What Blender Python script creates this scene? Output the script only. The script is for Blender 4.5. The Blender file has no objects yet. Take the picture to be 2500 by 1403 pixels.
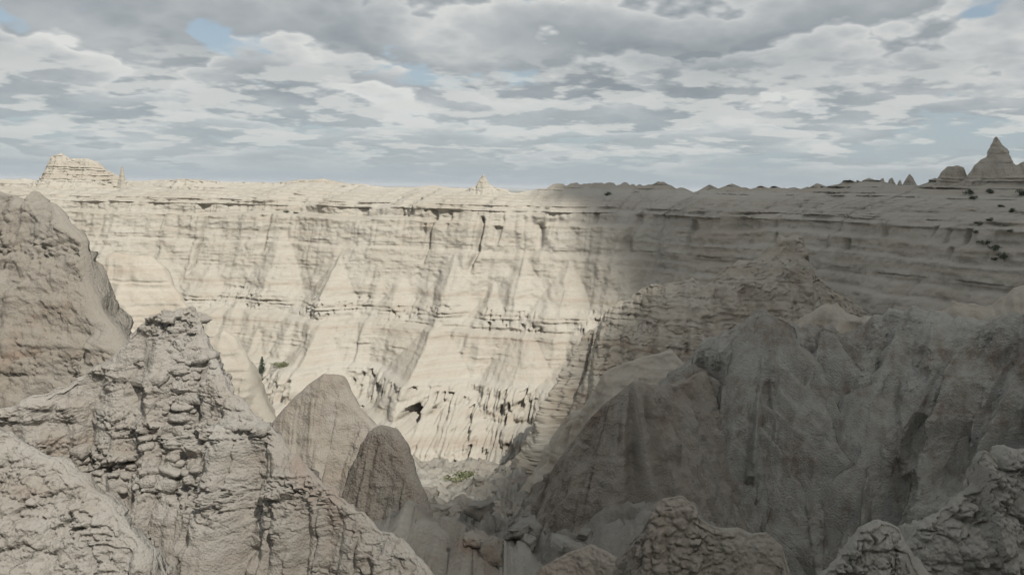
import bpy, math, random
import numpy as np
from mathutils import Matrix, Vector

# ------------------------------------------------------------------ camera
scene = bpy.context.scene
COL = scene.collection
FPX, CXP, CYP = 2083.0, 1250.0, 701.5          # photograph is 2500 x 1403 px
HORIZON, ROLL = 456.0, math.radians(1.0)
PITCH = math.atan((CYP - HORIZON) / FPX)
cam_d = bpy.data.cameras.new('camera')
cam_d.sensor_width = 36.0
cam_d.lens = 36.0 * FPX / 2500.0
cam_d.clip_start, cam_d.clip_end = 0.3, 120000.0
cam = bpy.data.objects.new('camera', cam_d)
COL.objects.link(cam)
RC = Matrix.Rotation(math.pi / 2 - PITCH, 3, 'X') @ Matrix.Rotation(ROLL, 3, 'Z')
cam.matrix_world = RC.to_4x4()
scene.camera = cam
RCN = np.array(RC)

def at(px, py, Y):
    """point of the place seen at photo pixel (px, py), Y metres ahead"""
    d = RCN @ np.array([(px - CXP) / FPX, (CYP - py) / FPX, -1.0])
    return d * (Y / d[1])

def project(P):
    c = P @ RCN
    return np.stack([CXP - FPX * c[..., 0] / c[..., 2], CYP + FPX * c[..., 1] / c[..., 2]], -1)

# ------------------------------------------------------------------ light
SUN = Vector((0.33, -0.62, 0.71)).normalized()
sun_d = bpy.data.lights.new('sun', 'SUN')
sun_d.energy, sun_d.angle, sun_d.color = 5.0, math.radians(0.5), (1.0, 0.955, 0.87)
sun_o = bpy.data.objects.new('sun', sun_d)
sun_o.rotation_euler = SUN.to_track_quat('Z', 'Y').to_euler()
sun_o.location = (60, -60, 90)
COL.objects.link(sun_o)

scene.view_settings.view_transform = 'Standard'
scene.view_settings.look = 'None'
scene.view_settings.gamma = 1.0
scene.view_settings.exposure = 0.0
scene.view_settings.use_curve_mapping = False
scene.cycles.max_bounces = 6
scene.cycles.diffuse_bounces = 2
scene.cycles.transparent_max_bounces = 8
scene.cycles.use_adaptive_sampling = True
scene.cycles.adaptive_threshold = 0.03

# ------------------------------------------------------------------ node helper
class NT:
    def __init__(s, tree):
        s.t = tree
        for n in list(tree.nodes):
            tree.nodes.remove(n)
    def n(s, typ, **kw):
        nd = s.t.nodes.new(typ)
        for k, v in kw.items():
            setattr(nd, k, v)
        return nd
    def put(s, sock, v):
        if v is None:
            return
        if hasattr(v, 'is_output'):
            s.t.links.new(v, sock)
        else:
            sock.default_value = v
    def m(s, op, a, b=None, c=None, clamp=False):
        nd = s.n('ShaderNodeMath', operation=op, use_clamp=clamp)
        s.put(nd.inputs[0], a); s.put(nd.inputs[1], b)
        if c is not None:
            s.put(nd.inputs[2], c)
        return nd.outputs[0]
    def vm(s, op, a, b=None, out=0):
        nd = s.n('ShaderNodeVectorMath', operation=op)
        s.put(nd.inputs[0], a)
        if b is not None:
            s.put(nd.inputs[3 if op == 'SCALE' else 1], b)
        return nd.outputs[out]
    def noise(s, vec, scale, detail=4, rough=0.55, dim='3D', lac=2.0, dist=0.0, w=None):
        nd = s.n('ShaderNodeTexNoise', noise_dimensions=dim)
        if vec is not None:
            s.put(nd.inputs['Vector'], vec)
        if w is not None:
            s.put(nd.inputs['W'], w)
        s.put(nd.inputs['Scale'], scale); s.put(nd.inputs['Detail'], detail)
        s.put(nd.inputs['Roughness'], rough); s.put(nd.inputs['Lacunarity'], lac)
        s.put(nd.inputs['Distortion'], dist)
        return nd.outputs[0]
    def mix(s, f, a, b, blend='MIX'):
        nd = s.n('ShaderNodeMix', data_type='RGBA', blend_type=blend)
        s.put(nd.inputs[0], f); s.put(nd.inputs[6], a); s.put(nd.inputs[7], b)
        return nd.outputs[2]
    def ss(s, x, lo, hi, a=0.0, b=1.0):
        nd = s.n('ShaderNodeMapRange', interpolation_type='SMOOTHSTEP')
        s.put(nd.inputs[0], x); s.put(nd.inputs[1], lo); s.put(nd.inputs[2], hi)
        s.put(nd.inputs[3], a); s.put(nd.inputs[4], b)
        return nd.outputs[0]
    def ramp(s, f, stops, interp='LINEAR'):
        nd = s.n('ShaderNodeValToRGB')
        nd.color_ramp.interpolation = interp
        e = nd.color_ramp.elements
        while len(e) < len(stops):
            e.new(0.5)
        for el, (p, c) in zip(e, stops):
            el.position = p
            el.color = (c[0], c[1], c[2], 1)
        s.put(nd.inputs[0], f)
        return nd.outputs[0]

# ------------------------------------------------------------------ sky
world = bpy.data.worlds.new('World')
scene.world = world
world.use_nodes = True
w = NT(world.node_tree)
sky = w.n('ShaderNodeTexSky', sky_type='NISHITA')
sky.sun_disc = False
sky.sun_elevation = math.asin(SUN.z)
sky.sun_rotation = math.atan2(SUN.x, SUN.y)
sky.air_density, sky.dust_density, sky.ozone_density = 1.0, 1.6, 1.0
STRENGTH = 0.10
tc = w.n('ShaderNodeTexCoord').outputs['Generated']
sep = w.n('ShaderNodeSeparateXYZ'); w.put(sep.inputs[0], tc)
dx, dy, dz = sep.outputs
EL0 = 0.06
VK, AZ = 1.2, 2.3
el = w.m('ADD', w.m('MAXIMUM', dz, 0.0), EL0)
inv = w.m('MULTIPLY', w.m('POWER', el, -0.4), AZ)
px = w.m('MULTIPLY', dx, inv); py = w.m('MULTIPLY', dy, inv)
lv = w.m('MULTIPLY', w.m('LOGARITHM', el, math.e), VK)
def cvec(a, b, c):
    nd = w.n('ShaderNodeCombineXYZ')
    for i_, v_ in enumerate((a, b, c)):
        w.put(nd.inputs[i_], v_)
    return nd.outputs[0]
spot = cvec(px, lv, 0.0)

def sky_xy(ppx, ppy):
    d = RCN @ np.array([(ppx - CXP) / FPX, (CYP - ppy) / FPX, -1.0])
    d /= np.linalg.norm(d)
    e = max(d[2], 0) + EL0
    return d[0] * e ** -0.4 * AZ, math.log(e) * VK

def blobs(lst):
    tot = None
    for (bp, r, a) in lst:
        c = sky_xy(*bp)
        dist = w.vm('DISTANCE', spot, (c[0], c[1], 0.0), out=1)
        g = w.m('MULTIPLY', w.m('EXPONENT', w.m('MULTIPLY', w.m('POWER', w.m('DIVIDE', dist, r), 2.0), -1.0)), a)
        tot = g if tot is None else w.m('ADD', tot, g)
    return tot
# where the cloud layer is open (-) or closed (+), and where it is thick and dark (+) or thin and bright (-)
bias = blobs([((510, 85), 0.11, -0.34), ((990, 150), 0.22, -0.26), ((1090, 90), 0.10, -0.14), ((2400, 22), 0.14, -0.3), ((215, 25), 0.09, -0.22), ((20, 50), 0.12, -0.2),
              ((850, 50), 0.4, 0.14), ((1650, 120), 0.6, 0.14), ((220, 190), 0.5, 0.12),
              ((2200, 110), 0.5, 0.13), ((1900, 285), 0.35, 0.10), ((2080, 310), 0.3, 0.08), ((2330, 295), 0.4, -0.10),
              ((1050, 265), 0.13, 0.12), ((1235, 322), 0.22, 0.12)])
dark = blobs([((850, 55), 0.32, 0.5), ((1480, 115), 0.35, 0.45), ((1750, 125), 0.4, 0.5), ((1650, 195), 0.3, 0.3), ((120, 190), 0.4, 0.35), ((640, 195), 0.22, 0.3), ((330, 65), 0.25, 0.35),
              ((2150, 210), 0.35, 0.3), ((2420, 150), 0.3, 0.25), ((150, 85), 0.2, -0.5), ((720, 125), 0.22, -0.5), ((1050, 262), 0.1, -0.5), ((1870, 275), 0.22, -0.55), ((2080, 310), 0.2, -0.5), ((1235, 322), 0.16, -0.5), ((1400, 50), 0.4, -0.3), ((930, 210), 0.2, -0.4)])
skycol = w.mix(1.0, sky.outputs[0], (STRENGTH, STRENGTH, STRENGTH, 1), 'MULTIPLY')
skycol = w.mix(w.ss(dz, 0.0, 0.25, 0.80, 0.35), skycol, (0.42, 0.495, 0.545, 1))
bias = w.m('ADD', bias, w.ss(dz, 0.02, 0.13, 0.0, 0.09))
q = cvec(px, py, w.m('ADD', lv, 7.0))
base_n = w.noise(q, 1.15, 7, 0.55)
vo = w.n('ShaderNodeTexVoronoi', feature='F1')
w.put(vo.inputs['Vector'], q); vo.inputs['Scale'].default_value = 6.0
vo.inputs['Detail'].default_value = 2.0; vo.inputs['Roughness'].default_value = 0.5
puff = w.m('SUBTRACT', 0.40, vo.outputs['Distance'])
d0 = w.m('ADD', w.m('ADD', base_n, w.m('MULTIPLY', puff, 0.12)), bias)
alpha = w.ss(d0, 0.36, 0.45)
# rows of cumulus one behind the other: grey flat base below, rising to a bright billowed top
row_n = w.noise(q, 1.0, 2.5, 0.40)
row = w.m('ADD', w.m('MULTIPLY', lv, 2.1), w.m('SUBTRACT', w.m('MULTIPLY', row_n, 3.6), w.m('MULTIPLY', puff, 0.32)))
saw = w.m('FRACT', row)
saw = w.m('MULTIPLY', saw, w.ss(saw, 0.86, 1.0, 1.0, 0.28))
lit = w.m('ADD', w.m('MULTIPLY', w.m('POWER', saw, 1.5), 0.78), w.m('MULTIPLY', w.m('SUBTRACT', base_n, 0.5), 0.9))
lit = w.m('ADD', lit, 0.26)
lit = w.m('SUBTRACT', lit, w.m('MULTIPLY', dark, 0.6), clamp=True)
ccol = w.ramp(lit, [(0.0, (0.27, 0.305, 0.33)), (0.30, (0.37, 0.40, 0.42)), (0.60, (0.49, 0.512, 0.52)), (1.0, (0.73, 0.735, 0.71))])
clouded = w.mix(w.m('MULTIPLY', alpha, w.ss(dz, 0.01, 0.13, 0.40, 0.97)), skycol, ccol)
# small fair-weather puffs low over the horizon
q = cvec(w.m('MULTIPLY', px, 1.0), py, w.m('MULTIPLY', lv, 2.2))
pf = w.noise(q, 3.4, 5, 0.55)
pa = w.m('MULTIPLY', w.ss(w.m('ADD', pf, w.m('MULTIPLY', bias, 0.25)), 0.50, 0.60), w.m('MULTIPLY', w.ss(dz, 0.015, 0.05), w.ss(dz, 0.10, 0.17, 0.75, 0.0)))
clouded = w.mix(pa, clouded, (0.66, 0.675, 0.655, 1))
fade = w.ss(dz, 0.0, 0.03, 0.05, 1.0)
final = w.mix(fade, skycol, clouded)
bg = w.n('ShaderNodeBackground'); w.put(bg.inputs[0], final); bg.inputs[1].default_value = 1.0
wo = w.n('ShaderNodeOutputWorld'); w.put(wo.inputs[0], bg.outputs[0])
world.cycles.sampling_method = 'MANUAL'
world.cycles.sample_map_resolution = 256

# ------------------------------------------------------------------ noise in numpy
rng = np.random.default_rng(7)
PERM = rng.permutation(512).astype(np.int32)
PERM = np.concatenate([PERM % 512, PERM % 512, PERM % 512])
GR = rng.normal(size=(512, 3)).astype(np.float32)
GR /= np.linalg.norm(GR, axis=1, keepdims=True)

def perlin(x, y, z=0.0):
    x, y, z = np.broadcast_arrays(np.asarray(x, np.float32), np.asarray(y, np.float32), np.asarray(z, np.float32))
    xi, yi, zi = np.floor(x), np.floor(y), np.floor(z)
    xf, yf, zf = x - xi, y - yi, z - zi
    xi = xi.astype(np.int32) & 511; yi = yi.astype(np.int32) & 511; zi = zi.astype(np.int32) & 511
    u = xf * xf * xf * (xf * (xf * 6 - 15) + 10)
    v = yf * yf * yf * (yf * (yf * 6 - 15) + 10)
    q = zf * zf * zf * (zf * (zf * 6 - 15) + 10)
    out = np.zeros(x.shape, np.float32)
    for a in (0, 1):
        pa = PERM[(xi + a) & 511]
        wa = u if a else 1 - u
        for b in (0, 1):
            pb = PERM[(pa + yi + b) & 511]
            wb = wa * (v if b else 1 - v)
            for c in (0, 1):
                g = GR[PERM[(pb + zi + c) & 511]]
                out += wb * (q if c else 1 - q) * (g[..., 0] * (xf - a) + g[..., 1] * (yf - b) + g[..., 2] * (zf - c))
    return out * 1.6

def fbm(x, y, z=0.0, octs=4, gain=0.5, lac=2.03):
    s, a, f = 0.0, 1.0, 1.0
    for i in range(octs):
        s = s + a * perlin(x * f + 17.3 * i, y * f - 9.1 * i, z * f + 5.7 * i)
        a *= gain; f *= lac
    return s

def worley(x, y, z):
    """(F1, F2, random per cell)"""
    sh = x.shape
    x, y, z = (np.asarray(t, np.float32).ravel() for t in (x, y, z))
    xi, yi, zi = np.floor(x).astype(np.int32), np.floor(y).astype(np.int32), np.floor(z).astype(np.int32)
    f1 = np.full(x.shape, 9.0, np.float32); f2 = f1.copy(); r1 = np.zeros_like(f1)
    for a in (-1, 0, 1):
        for b in (-1, 0, 1):
            for c in (-1, 0, 1):
                h = PERM[(PERM[(PERM[(xi + a) & 511] + yi + b) & 511] + zi + c) & 511]
                g = GR[h] * 0.45 + 0.5
                d = (xi + a + g[:, 0] - x) ** 2 + (yi + b + g[:, 1] - y) ** 2 + (zi + c + g[:, 2] - z) ** 2
                new = d < f1
                f2 = np.where(new, f1, np.minimum(f2, d))
                r1 = np.where(new, h / 511.0, r1)
                f1 = np.where(new, d, f1)
    return np.sqrt(f1).reshape(sh), np.sqrt(f2).reshape(sh), r1.reshape(sh)

def sstep(x, lo, hi):
    t = np.clip((x - lo) / (hi - lo), 0, 1)
    return t * t * (3 - 2 * t)

# one geology for the whole place: hardness of the beds by elevation (1 = proud ledge, 0 = soft)
_zz = np.arange(-110, 40, 0.05)
_hard = np.zeros_like(_zz)
_r = np.random.default_rng(21)
_p = -110.0
while _p < 40:
    th = _r.choice([0.25, 0.4, 0.6, 0.9, 1.5], p=[.25, .25, .25, .15, .1])
    v = _r.random() ** 1.5
    _hard[(_zz >= _p) & (_zz < _p + th)] = v
    _p += th
_k = np.array([1, 2, 3, 2, 1.0]); _k /= _k.sum()
_hard = np.convolve(_hard, _k, 'same')

def hard(z):
    return np.interp(z, _zz, _hard)

# ------------------------------------------------------------------ mesh building
def grid_mesh(name, P, loop=False, mat=None, smooth=True):
    """P: rows x cols x 3 -> one mesh"""
    R, C = P.shape[:2]
    me = bpy.data.meshes.new(name)
    me.vertices.add(R * C)
    me.vertices.foreach_set('co', np.ascontiguousarray(P, np.float32).ravel())
    idx = np.arange(R * C, dtype=np.int32).reshape(R, C)
    if loop:
        nx = np.roll(idx, -1, 1)
        a, b, c, d = idx[:-1], nx[:-1], nx[1:], idx[1:]
    else:
        a, b, c, d = idx[:-1, :-1], idx[:-1, 1:], idx[1:, 1:], idx[1:, :-1]
    f = np.stack([a, b, c, d], -1).reshape(-1, 4)
    me.loops.add(f.size); me.polygons.add(len(f))
    me.loops.foreach_set('vertex_index', f.ravel())
    me.polygons.foreach_set('loop_start', np.arange(0, f.size, 4, dtype=np.int32))
    me.polygons.foreach_set('use_smooth', np.full(len(f), smooth))
    me.update(calc_edges=True)
    me.validate()
    if mat:
        me.materials.append(mat)
    return me

def link(name, me, parent=None, label=None, cat=None, group=None, kind=None):
    o = bpy.data.objects.new(name, me)
    COL.objects.link(o)
    if parent is not None:
        o.parent = parent
    for k, v in (('label', label), ('category', cat), ('group', group), ('kind', kind)):
        if v:
            o[k] = v
    return o

def rock_mat(name, cream, tan, pink, grain=1.0, band=0.35, streak=0.25, bump=0.04, bscale=4.0, fine=20.0, pebbles=0.0, mott=0.5):
    mt = bpy.data.materials.new(name)
    mt.use_nodes = True
    t = NT(mt.node_tree)
    pos = t.n('ShaderNodeNewGeometry').outputs['Position']
    sp = t.n('ShaderNodeSeparateXYZ'); t.put(sp.inputs[0], pos)
    wz = t.m('ADD', sp.outputs[2], t.m('MULTIPLY', t.m('SUBTRACT', t.noise(pos, 0.05, 3), 0.5), 1.4))
    b1 = t.noise(None, 0.30, 6, 0.62, '1D', w=wz)
    n_big = t.noise(pos, 0.10 * grain, 4, 0.6)
    n_mid = t.noise(pos, 0.9 * grain, 5, 0.62)
    stv = t.vm('MULTIPLY', pos, (1.0, 1.0, 0.09))
    n_st = t.noise(stv, 0.8 * grain, 5, 0.6)
    n_fine = t.noise(pos, fine, 4, 0.65)
    f = t.m('ADD', t.m('MULTIPLY', t.m('SUBTRACT', b1, 0.5), band * 4), t.m('MULTIPLY', t.m('SUBTRACT', n_big, 0.5), mott * 2.4))
    f = t.m('ADD', f, t.m('MULTIPLY', t.m('SUBTRACT', n_mid, 0.5), mott * 1.2))
    f = t.m('ADD', f, t.m('MULTIPLY', t.m('SUBTRACT', n_st, 0.5), streak * 3))
    f = t.m('ADD', f, 0.5, clamp=True)
    col = t.ramp(f, [(0.05, cream), (0.45, [0.5 * (a + b) for a, b in zip(cream, tan)]), (0.72, tan), (1.0, pink)])
    g = t.m('ADD', 0.72, t.m('ADD', t.m('MULTIPLY', n_fine, 0.34), t.m('MULTIPLY', n_mid, 0.22)))
    col = t.vm('SCALE', col, g)
    h = t.m('ADD', t.noise(pos, bscale, 7, 0.66), t.m('MULTIPLY', n_fine, 0.25))
    if pebbles:
        vo = t.n('ShaderNodeTexVoronoi', feature='F1')
        t.put(vo.inputs['Vector'], pos); t.put(vo.inputs['Scale'], pebbles)
        h = t.m('ADD', h, t.m('MULTIPLY', t.m('SUBTRACT', 1.0, vo.outputs['Distance']), 0.45))
    bp = t.n('ShaderNodeBump')
    bp.inputs['Strength'].default_value = 1.0
    bp.inputs['Distance'].default_value = bump
    t.put(bp.inputs['Height'], h)
    bs = t.n('ShaderNodeBsdfPrincipled')
    bs.inputs['Roughness'].default_value = 0.95
    bs.inputs['Specular IOR Level'].default_value = 0.12
    t.put(bs.inputs['Base Color'], col); t.put(bs.inputs['Normal'], bp.outputs[0])
    out = t.n('ShaderNodeOutputMaterial'); t.put(out.inputs[0], bs.outputs[0])
    return mt

CREAM, TAN, PINK = (0.400, 0.381, 0.341), (0.340, 0.307, 0.258), (0.290, 0.243, 0.203)
M_WALL = rock_mat('pale_banded_siltstone', CREAM, TAN, PINK, 0.5, 0.32, 0.10, 0.35, 0.9, 3.0, mott=0.35)
M_MID = rock_mat('pale_eroded_clay', (0.420, 0.395, 0.344), (0.353, 0.311, 0.256), (0.302, 0.248, 0.202), 1.0, 0.40, 0.10, 0.12, 2.0, 8.0)
M_NEAR = rock_mat('grey_cracked_mudstone', (0.439, 0.416, 0.380), (0.369, 0.336, 0.295), (0.336, 0.280, 0.238), 1.4, 0.5, 0.3, 0.06, 5.0, 26.0, pebbles=14.0, mott=0.8)
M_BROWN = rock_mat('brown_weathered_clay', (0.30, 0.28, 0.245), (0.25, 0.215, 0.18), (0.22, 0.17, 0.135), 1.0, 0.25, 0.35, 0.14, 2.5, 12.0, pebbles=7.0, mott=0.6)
M_LEFT = rock_mat('grey_brown_clods', (0.335, 0.312, 0.274), (0.293, 0.260, 0.219), (0.279, 0.219, 0.172), 1.6, 0.4, 0.1, 0.05, 4.0, 18.0, pebbles=9.0, mott=0.6)
M_SHADE = rock_mat('grey_brown_fluted_clay', (0.36, 0.355, 0.325), (0.285, 0.265, 0.23), (0.225, 0.185, 0.155), 1.7, 0.45, 0.65, 0.16, 2.5, 12.0, pebbles=7.0, mott=0.55)
M_SPUR = rock_mat('warm_grey_clay', (0.36, 0.335, 0.295), (0.31, 0.27, 0.225), (0.28, 0.22, 0.175), 1.0, 0.3, 0.3, 0.12, 2.5, 12.0, pebbles=7.0, mott=0.6)
M_GREY = rock_mat('grey_popcorn_clay', (0.303, 0.296, 0.270), (0.266, 0.248, 0.218), (0.229, 0.207, 0.181), 2.5, 0.15, 0.15, 0.03, 7.0, 30.0, pebbles=18.0)
M_FLOOR = rock_mat('pale_wash_sediment', (0.29, 0.28, 0.25), (0.225, 0.205, 0.175), (0.20, 0.15, 0.12), 1.2, 0.1, 0.1, 0.25, 2.0, 6.0, mott=0.8)

# ------------------------------------------------------------------ general eroded fin / ridge / spire
def smooth1(a, n, closed=False):
    if n < 2:
        return a
    k = np.hanning(n + 2)[1:-1]; k /= k.sum()
    p = np.pad(a, [(n, n)] + [(0, 0)] * (a.ndim - 1), mode='edge')
    if a.ndim == 1:
        return np.convolve(p, k, 'same')[n:-n]
    return np.stack([np.convolve(p[:, i], k, 'same')[n:-n] for i in range(a.shape[1])], 1)

def fin(crest, base, ncol, nrow, slope=60, cap=0.5, jag=(0.2, 1.5), gully=(), strata=0.0, block=None, rough=(), soft=2.0, back=0.3, flare=0.0, seed=0, prow=1.15, capn=0.12, fromtop=0.4, smoothn=0.12, bands=None, cracks=(), dome=0.35, cover=0.35):
    """an eroded ridge: crest polyline (px, py, Y), falling to z=base on every side"""
    C = np.array([at(*c) for c in crest])
    seg = np.r_[0, np.cumsum(np.linalg.norm(np.diff(C, axis=0), axis=1))]
    L = seg[-1]
    nf = 600
    s = np.linspace(0, L, nf)
    c = np.stack([np.interp(s, seg, C[:, i]) for i in range(3)], 1)
    c = smooth1(c, 7)
    for k_, (amp, lam) in enumerate([jag] if isinstance(jag[0], (int, float)) else jag):
        c[:, 2] += amp * fbm(s / lam + seed * 3.1 + k_ * 40, 0 * s + seed, 0.5, 3)
    cs = smooth1(c, max(3, int(nf * smoothn)))
    pl = smooth1(c[:, :2], int(nf * 0.35))
    tg = np.gradient(pl, axis=0)
    tg = smooth1(tg, int(nf * 0.2))
    tg /= np.linalg.norm(tg, axis=1, keepdims=True) + 1e-9
    nr = np.stack([tg[:, 1], -tg[:, 0]], 1)
    mid = c[:, :2].mean(0)
    if (nr[nf // 2] * -mid).sum() < 0:
        nr = -nr
        flip = True
    else:
        flip = False
    nfront = int(ncol * (1 - capn * 2) / (1 + back))
    nback = int(nfront * back)
    ncap = max(6, int(ncol * capn))
    i_f = np.linspace(0, nf - 1, nfront)
    i_b = np.linspace(nf - 1, 0, nback)
    def pick(a, i):
        return np.stack([np.interp(i, np.arange(nf), a[:, j]) for j in range(a.shape[1])], 1)
    def rot(v, ang):
        return np.stack([v[0] * np.cos(ang) - v[1] * np.sin(ang), v[0] * np.sin(ang) + v[1] * np.cos(ang)], 1)
    d_e, d_s = nr[-1], -nr[0]
    te, ts = tg[-1], -tg[0]
    ang = np.linspace(0, np.pi, ncap + 2)[1:-1]
    def arc(n0, t0):
        return np.cos(ang)[:, None] * n0[None] + np.sin(ang)[:, None] * t0[None]
    anch = np.concatenate([pick(c, i_f), np.repeat(c[-1:], ncap, 0), pick(c, i_b), np.repeat(c[:1], ncap, 0)])
    anchs = np.concatenate([pick(cs, i_f), np.repeat(cs[-1:], ncap, 0), pick(cs, i_b), np.repeat(cs[:1], ncap, 0)])
    dirs = np.concatenate([pick(nr, i_f), arc(d_e, te), -pick(nr, i_b), arc(d_s, ts)])
    dirs /= np.linalg.norm(dirs, axis=1, keepdims=True) + 1e-9
    n = len(anch)
    v = np.linspace(0, 1, nrow)[:, None] ** prow
    H = np.maximum(anch[:, 2] - base, 0.3)[None]
    h = v * H
    tn = math.tan(math.radians(slope))
    g = h / tn + cap * np.sqrt(1 - np.exp(-h / max(cap, 1e-3))) + flare * (h / H) ** 2 * H
    k = sstep(g, 0, soft)
    zc = anch[None, :, 2] * (1 - k) + anchs[None, :, 2] * k
    Hh = np.maximum(zc - base, 0.3)
    z = zc - v * Hh
    rr = np.median(g[nrow // 2])
    colx = anch[:, 0] + dirs[:, 0] * rr
    coly = anch[:, 1] + dirs[:, 1] * rr
    on = sstep(h, 0, fromtop)
    disp = np.zeros_like(z)
    wob = fbm(colx[None] * 0.15 + seed, coly[None] * 0.15, z * 0.12, 2)
    for (amp, lam, grow) in gully:
        nz = perlin(colx[None] / lam + wob * 0.35, coly[None] / lam + wob * 0.35, z / lam * 0.10 + seed * 1.7)
        disp += amp * (np.abs(nz) * 2.2 - 0.75) * (on if grow == 0 else np.clip(h / grow, 0, 1))
    if strata:
        zz = z + wob * 0.5
        disp += strata * (hard(zz) - 0.35) * on * (0.6 + 0.6 * np.clip(perlin(colx[None] / 6 + 9, coly[None] / 6, z / 3) + 0.5, 0, 1.2))
    for (amp, lam, wid) in cracks:
        nz = perlin(colx[None] / lam + wob * 0.1 + 50, coly[None] / lam, z / lam * 0.12 + seed * 2.9)
        gate = sstep(perlin(colx[None] / lam * 0.7 + 8, coly[None] / lam * 0.7, z / lam * 0.8), -0.15, 0.25)
        disp -= amp * np.exp(-(nz / wid) ** 2) * gate * on
    r_ = np.maximum(g + disp, 0.3 * g)
    def place():
        return anch[None, :, 0] + dirs[None, :, 0] * r_, anch[None, :, 1] + dirs[None, :, 1] * r_
    on2 = sstep(h, 0, min(0.12, 0.4 * fromtop)) * (0.5 + 0.5 * on)
    if block:
        x, y = place()
        msk = np.clip(cover + 0.9 * fbm(x / 3.1 + seed, y / 3.1, z / 1.3, 2), 0.06, 1.1)
        if bands is not None:
            zb_ = z + 0.35 * wob + 0.5 * perlin(x / 4, y / 4, 0.3)
            msk = np.clip(msk * 0.35 + sum(np.exp(-((zb_ - b0) / bw) ** 2) * (0.35 + msk) for (b0, bw) in bands), 0.05, 1.25)
        for (amp, sx, sz, crack) in block:
            x, y = place()
            wx = fbm(x / sx * 0.8, y / sx * 0.8, z / sz * 0.8, 3) * 0.45
            f1, f2, r = worley(x / sx + wx + seed, y / sx + wx, z / sz + wx * 0.5)
            e = sstep(f2 - f1, 0, crack)
            bd = amp * msk * ((e - 1) * 1.0 + (r - 0.5) * 1.5 + (0.5 - f1) * dome) * on2
            r_ = np.maximum(r_ + bd, 0.25 * g)
            z = z + 0.25 * bd
    for (amp, lam, octs) in rough:
        x, y = place()
        a = fbm(x / lam + seed, y / lam, z / lam, octs)
        r_ = np.maximum(r_ + amp * a * on2, 0.2 * g)
        z = z + 0.35 * amp * a * on2
    x, y = place()
    P = np.stack([x, y, z], -1)
    ep = 0.25 * cap + 0.05
    seal = np.stack([anch[:, 0] - dirs[:, 0] * ep, anch[:, 1] - dirs[:, 1] * ep, anch[:, 2] - ep * 1.2], -1)
    P = np.concatenate([seal[None], P])
    if flip:
        P = P[:, ::-1]
    return P[:, ::-1]

def formation(name, P, mat, label, cat, group=None):
    """thing whose origin is at its own base"""
    o0 = np.array([P[..., 0].mean(), P[..., 1].mean(), P[..., 2].min()])
    me = grid_mesh(name, P - o0, True, mat)
    o = link(name, me, None, label, cat, group)
    o.location = o0
    return o

# ------------------------------------------------------------------ the far canyon wall (terrain)
W_PX = np.array([-500, -100, 300, 700, 1100, 1400, 1600, 1900, 2200, 2500, 2900, 3300.])
W_Y = np.array([315, 300, 290, 275, 260, 252, 246, 222, 196, 168, 140, 110.])
TOP = [(-500, 470), (0, 466), (60, 462), (330, 462), (420, 458), (560, 466), (700, 455), (740, 447), (800, 446), (860, 455), (900, 462), (1000, 460), (1080, 462), (1140, 470),
       (1250, 476), (1320, 470), (1350, 462), (1400, 464), (1440, 458), (1520, 464), (1600, 460), (1680, 466), (1760, 464), (1850, 472), (1930, 472), (1985, 465), (2040, 453), (2100, 455), (2160, 458),
       (2240, 452), (2290, 442), (2370, 432), (2500, 415), (2700, 405), (3300, 400)]
NU, NV = 1500, 480
upx = np.linspace(-420, 3200, NU)
wY = smooth1(np.interp(upx, W_PX, W_Y), 121)
wx = np.array([at(p, 460, Y)[0] for p, Y in zip(upx, wY)])
wp = np.stack([wx, wY], 1)
tg = np.gradient(wp, axis=0); tg = smooth1(tg, 161); tg /= np.linalg.norm(tg, axis=1, keepdims=True)
wn = np.stack([tg[:, 1], -tg[:, 0]], 1)
ztop = np.interp(upx, [t[0] for t in TOP], [0.0] * len(TOP))
sarc = np.r_[0, np.cumsum(np.linalg.norm(np.diff(wp, axis=0), axis=1))]
BACKSET = 34.0
bpt = wp - wn * BACKSET
bpx = project(np.stack([bpt[:, 0], bpt[:, 1], 0 * wY], 1))[:, 0]
tpy = smooth1(np.interp(bpx, [t[0] for t in TOP], [t[1] for t in TOP]), 9)
ztop = np.array([at(p, q, Y)[2] for p, q, Y in zip(bpx, tpy, bpt[:, 1])])
lum = sstep(bpx, 1280, 1400)
ztop = ztop + 0.9 * fbm(sarc / 9, 0 * sarc + 3, 0.2, 4) + lum * (1.6 * np.abs(perlin(sarc / 8.0, 0 * sarc + 1.5, 0.7)) + 1.6 * np.abs(perlin(sarc / 3.0, 0 * sarc + 1.5, 2.7)) + 0.5 * fbm(sarc / 1.2, 0 * sarc, 0.5, 2) - 0.8)
kr = np.random.default_rng(12)
knob = np.zeros_like(bpx)
for _ in range(70):
    kx, kw, kh = kr.uniform(1325, 2300), kr.uniform(7, 28), kr.uniform(4, 16)
    knob = np.maximum(knob, kh * np.sqrt(np.clip(1 - ((bpx - kx) / kw) ** 2, 0, 1)))
for _ in range(40):
    kx, kw, kh = kr.uniform(0, 1320), kr.uniform(6, 26), kr.uniform(1, 6)
    knob = np.maximum(knob, kh * np.sqrt(np.clip(1 - ((bpx - kx) / kw) ** 2, 0, 1)))
ztop = ztop + knob * bpt[:, 1] / FPX
ZB = -84.0
vv = np.linspace(0, 1, NV)
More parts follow.
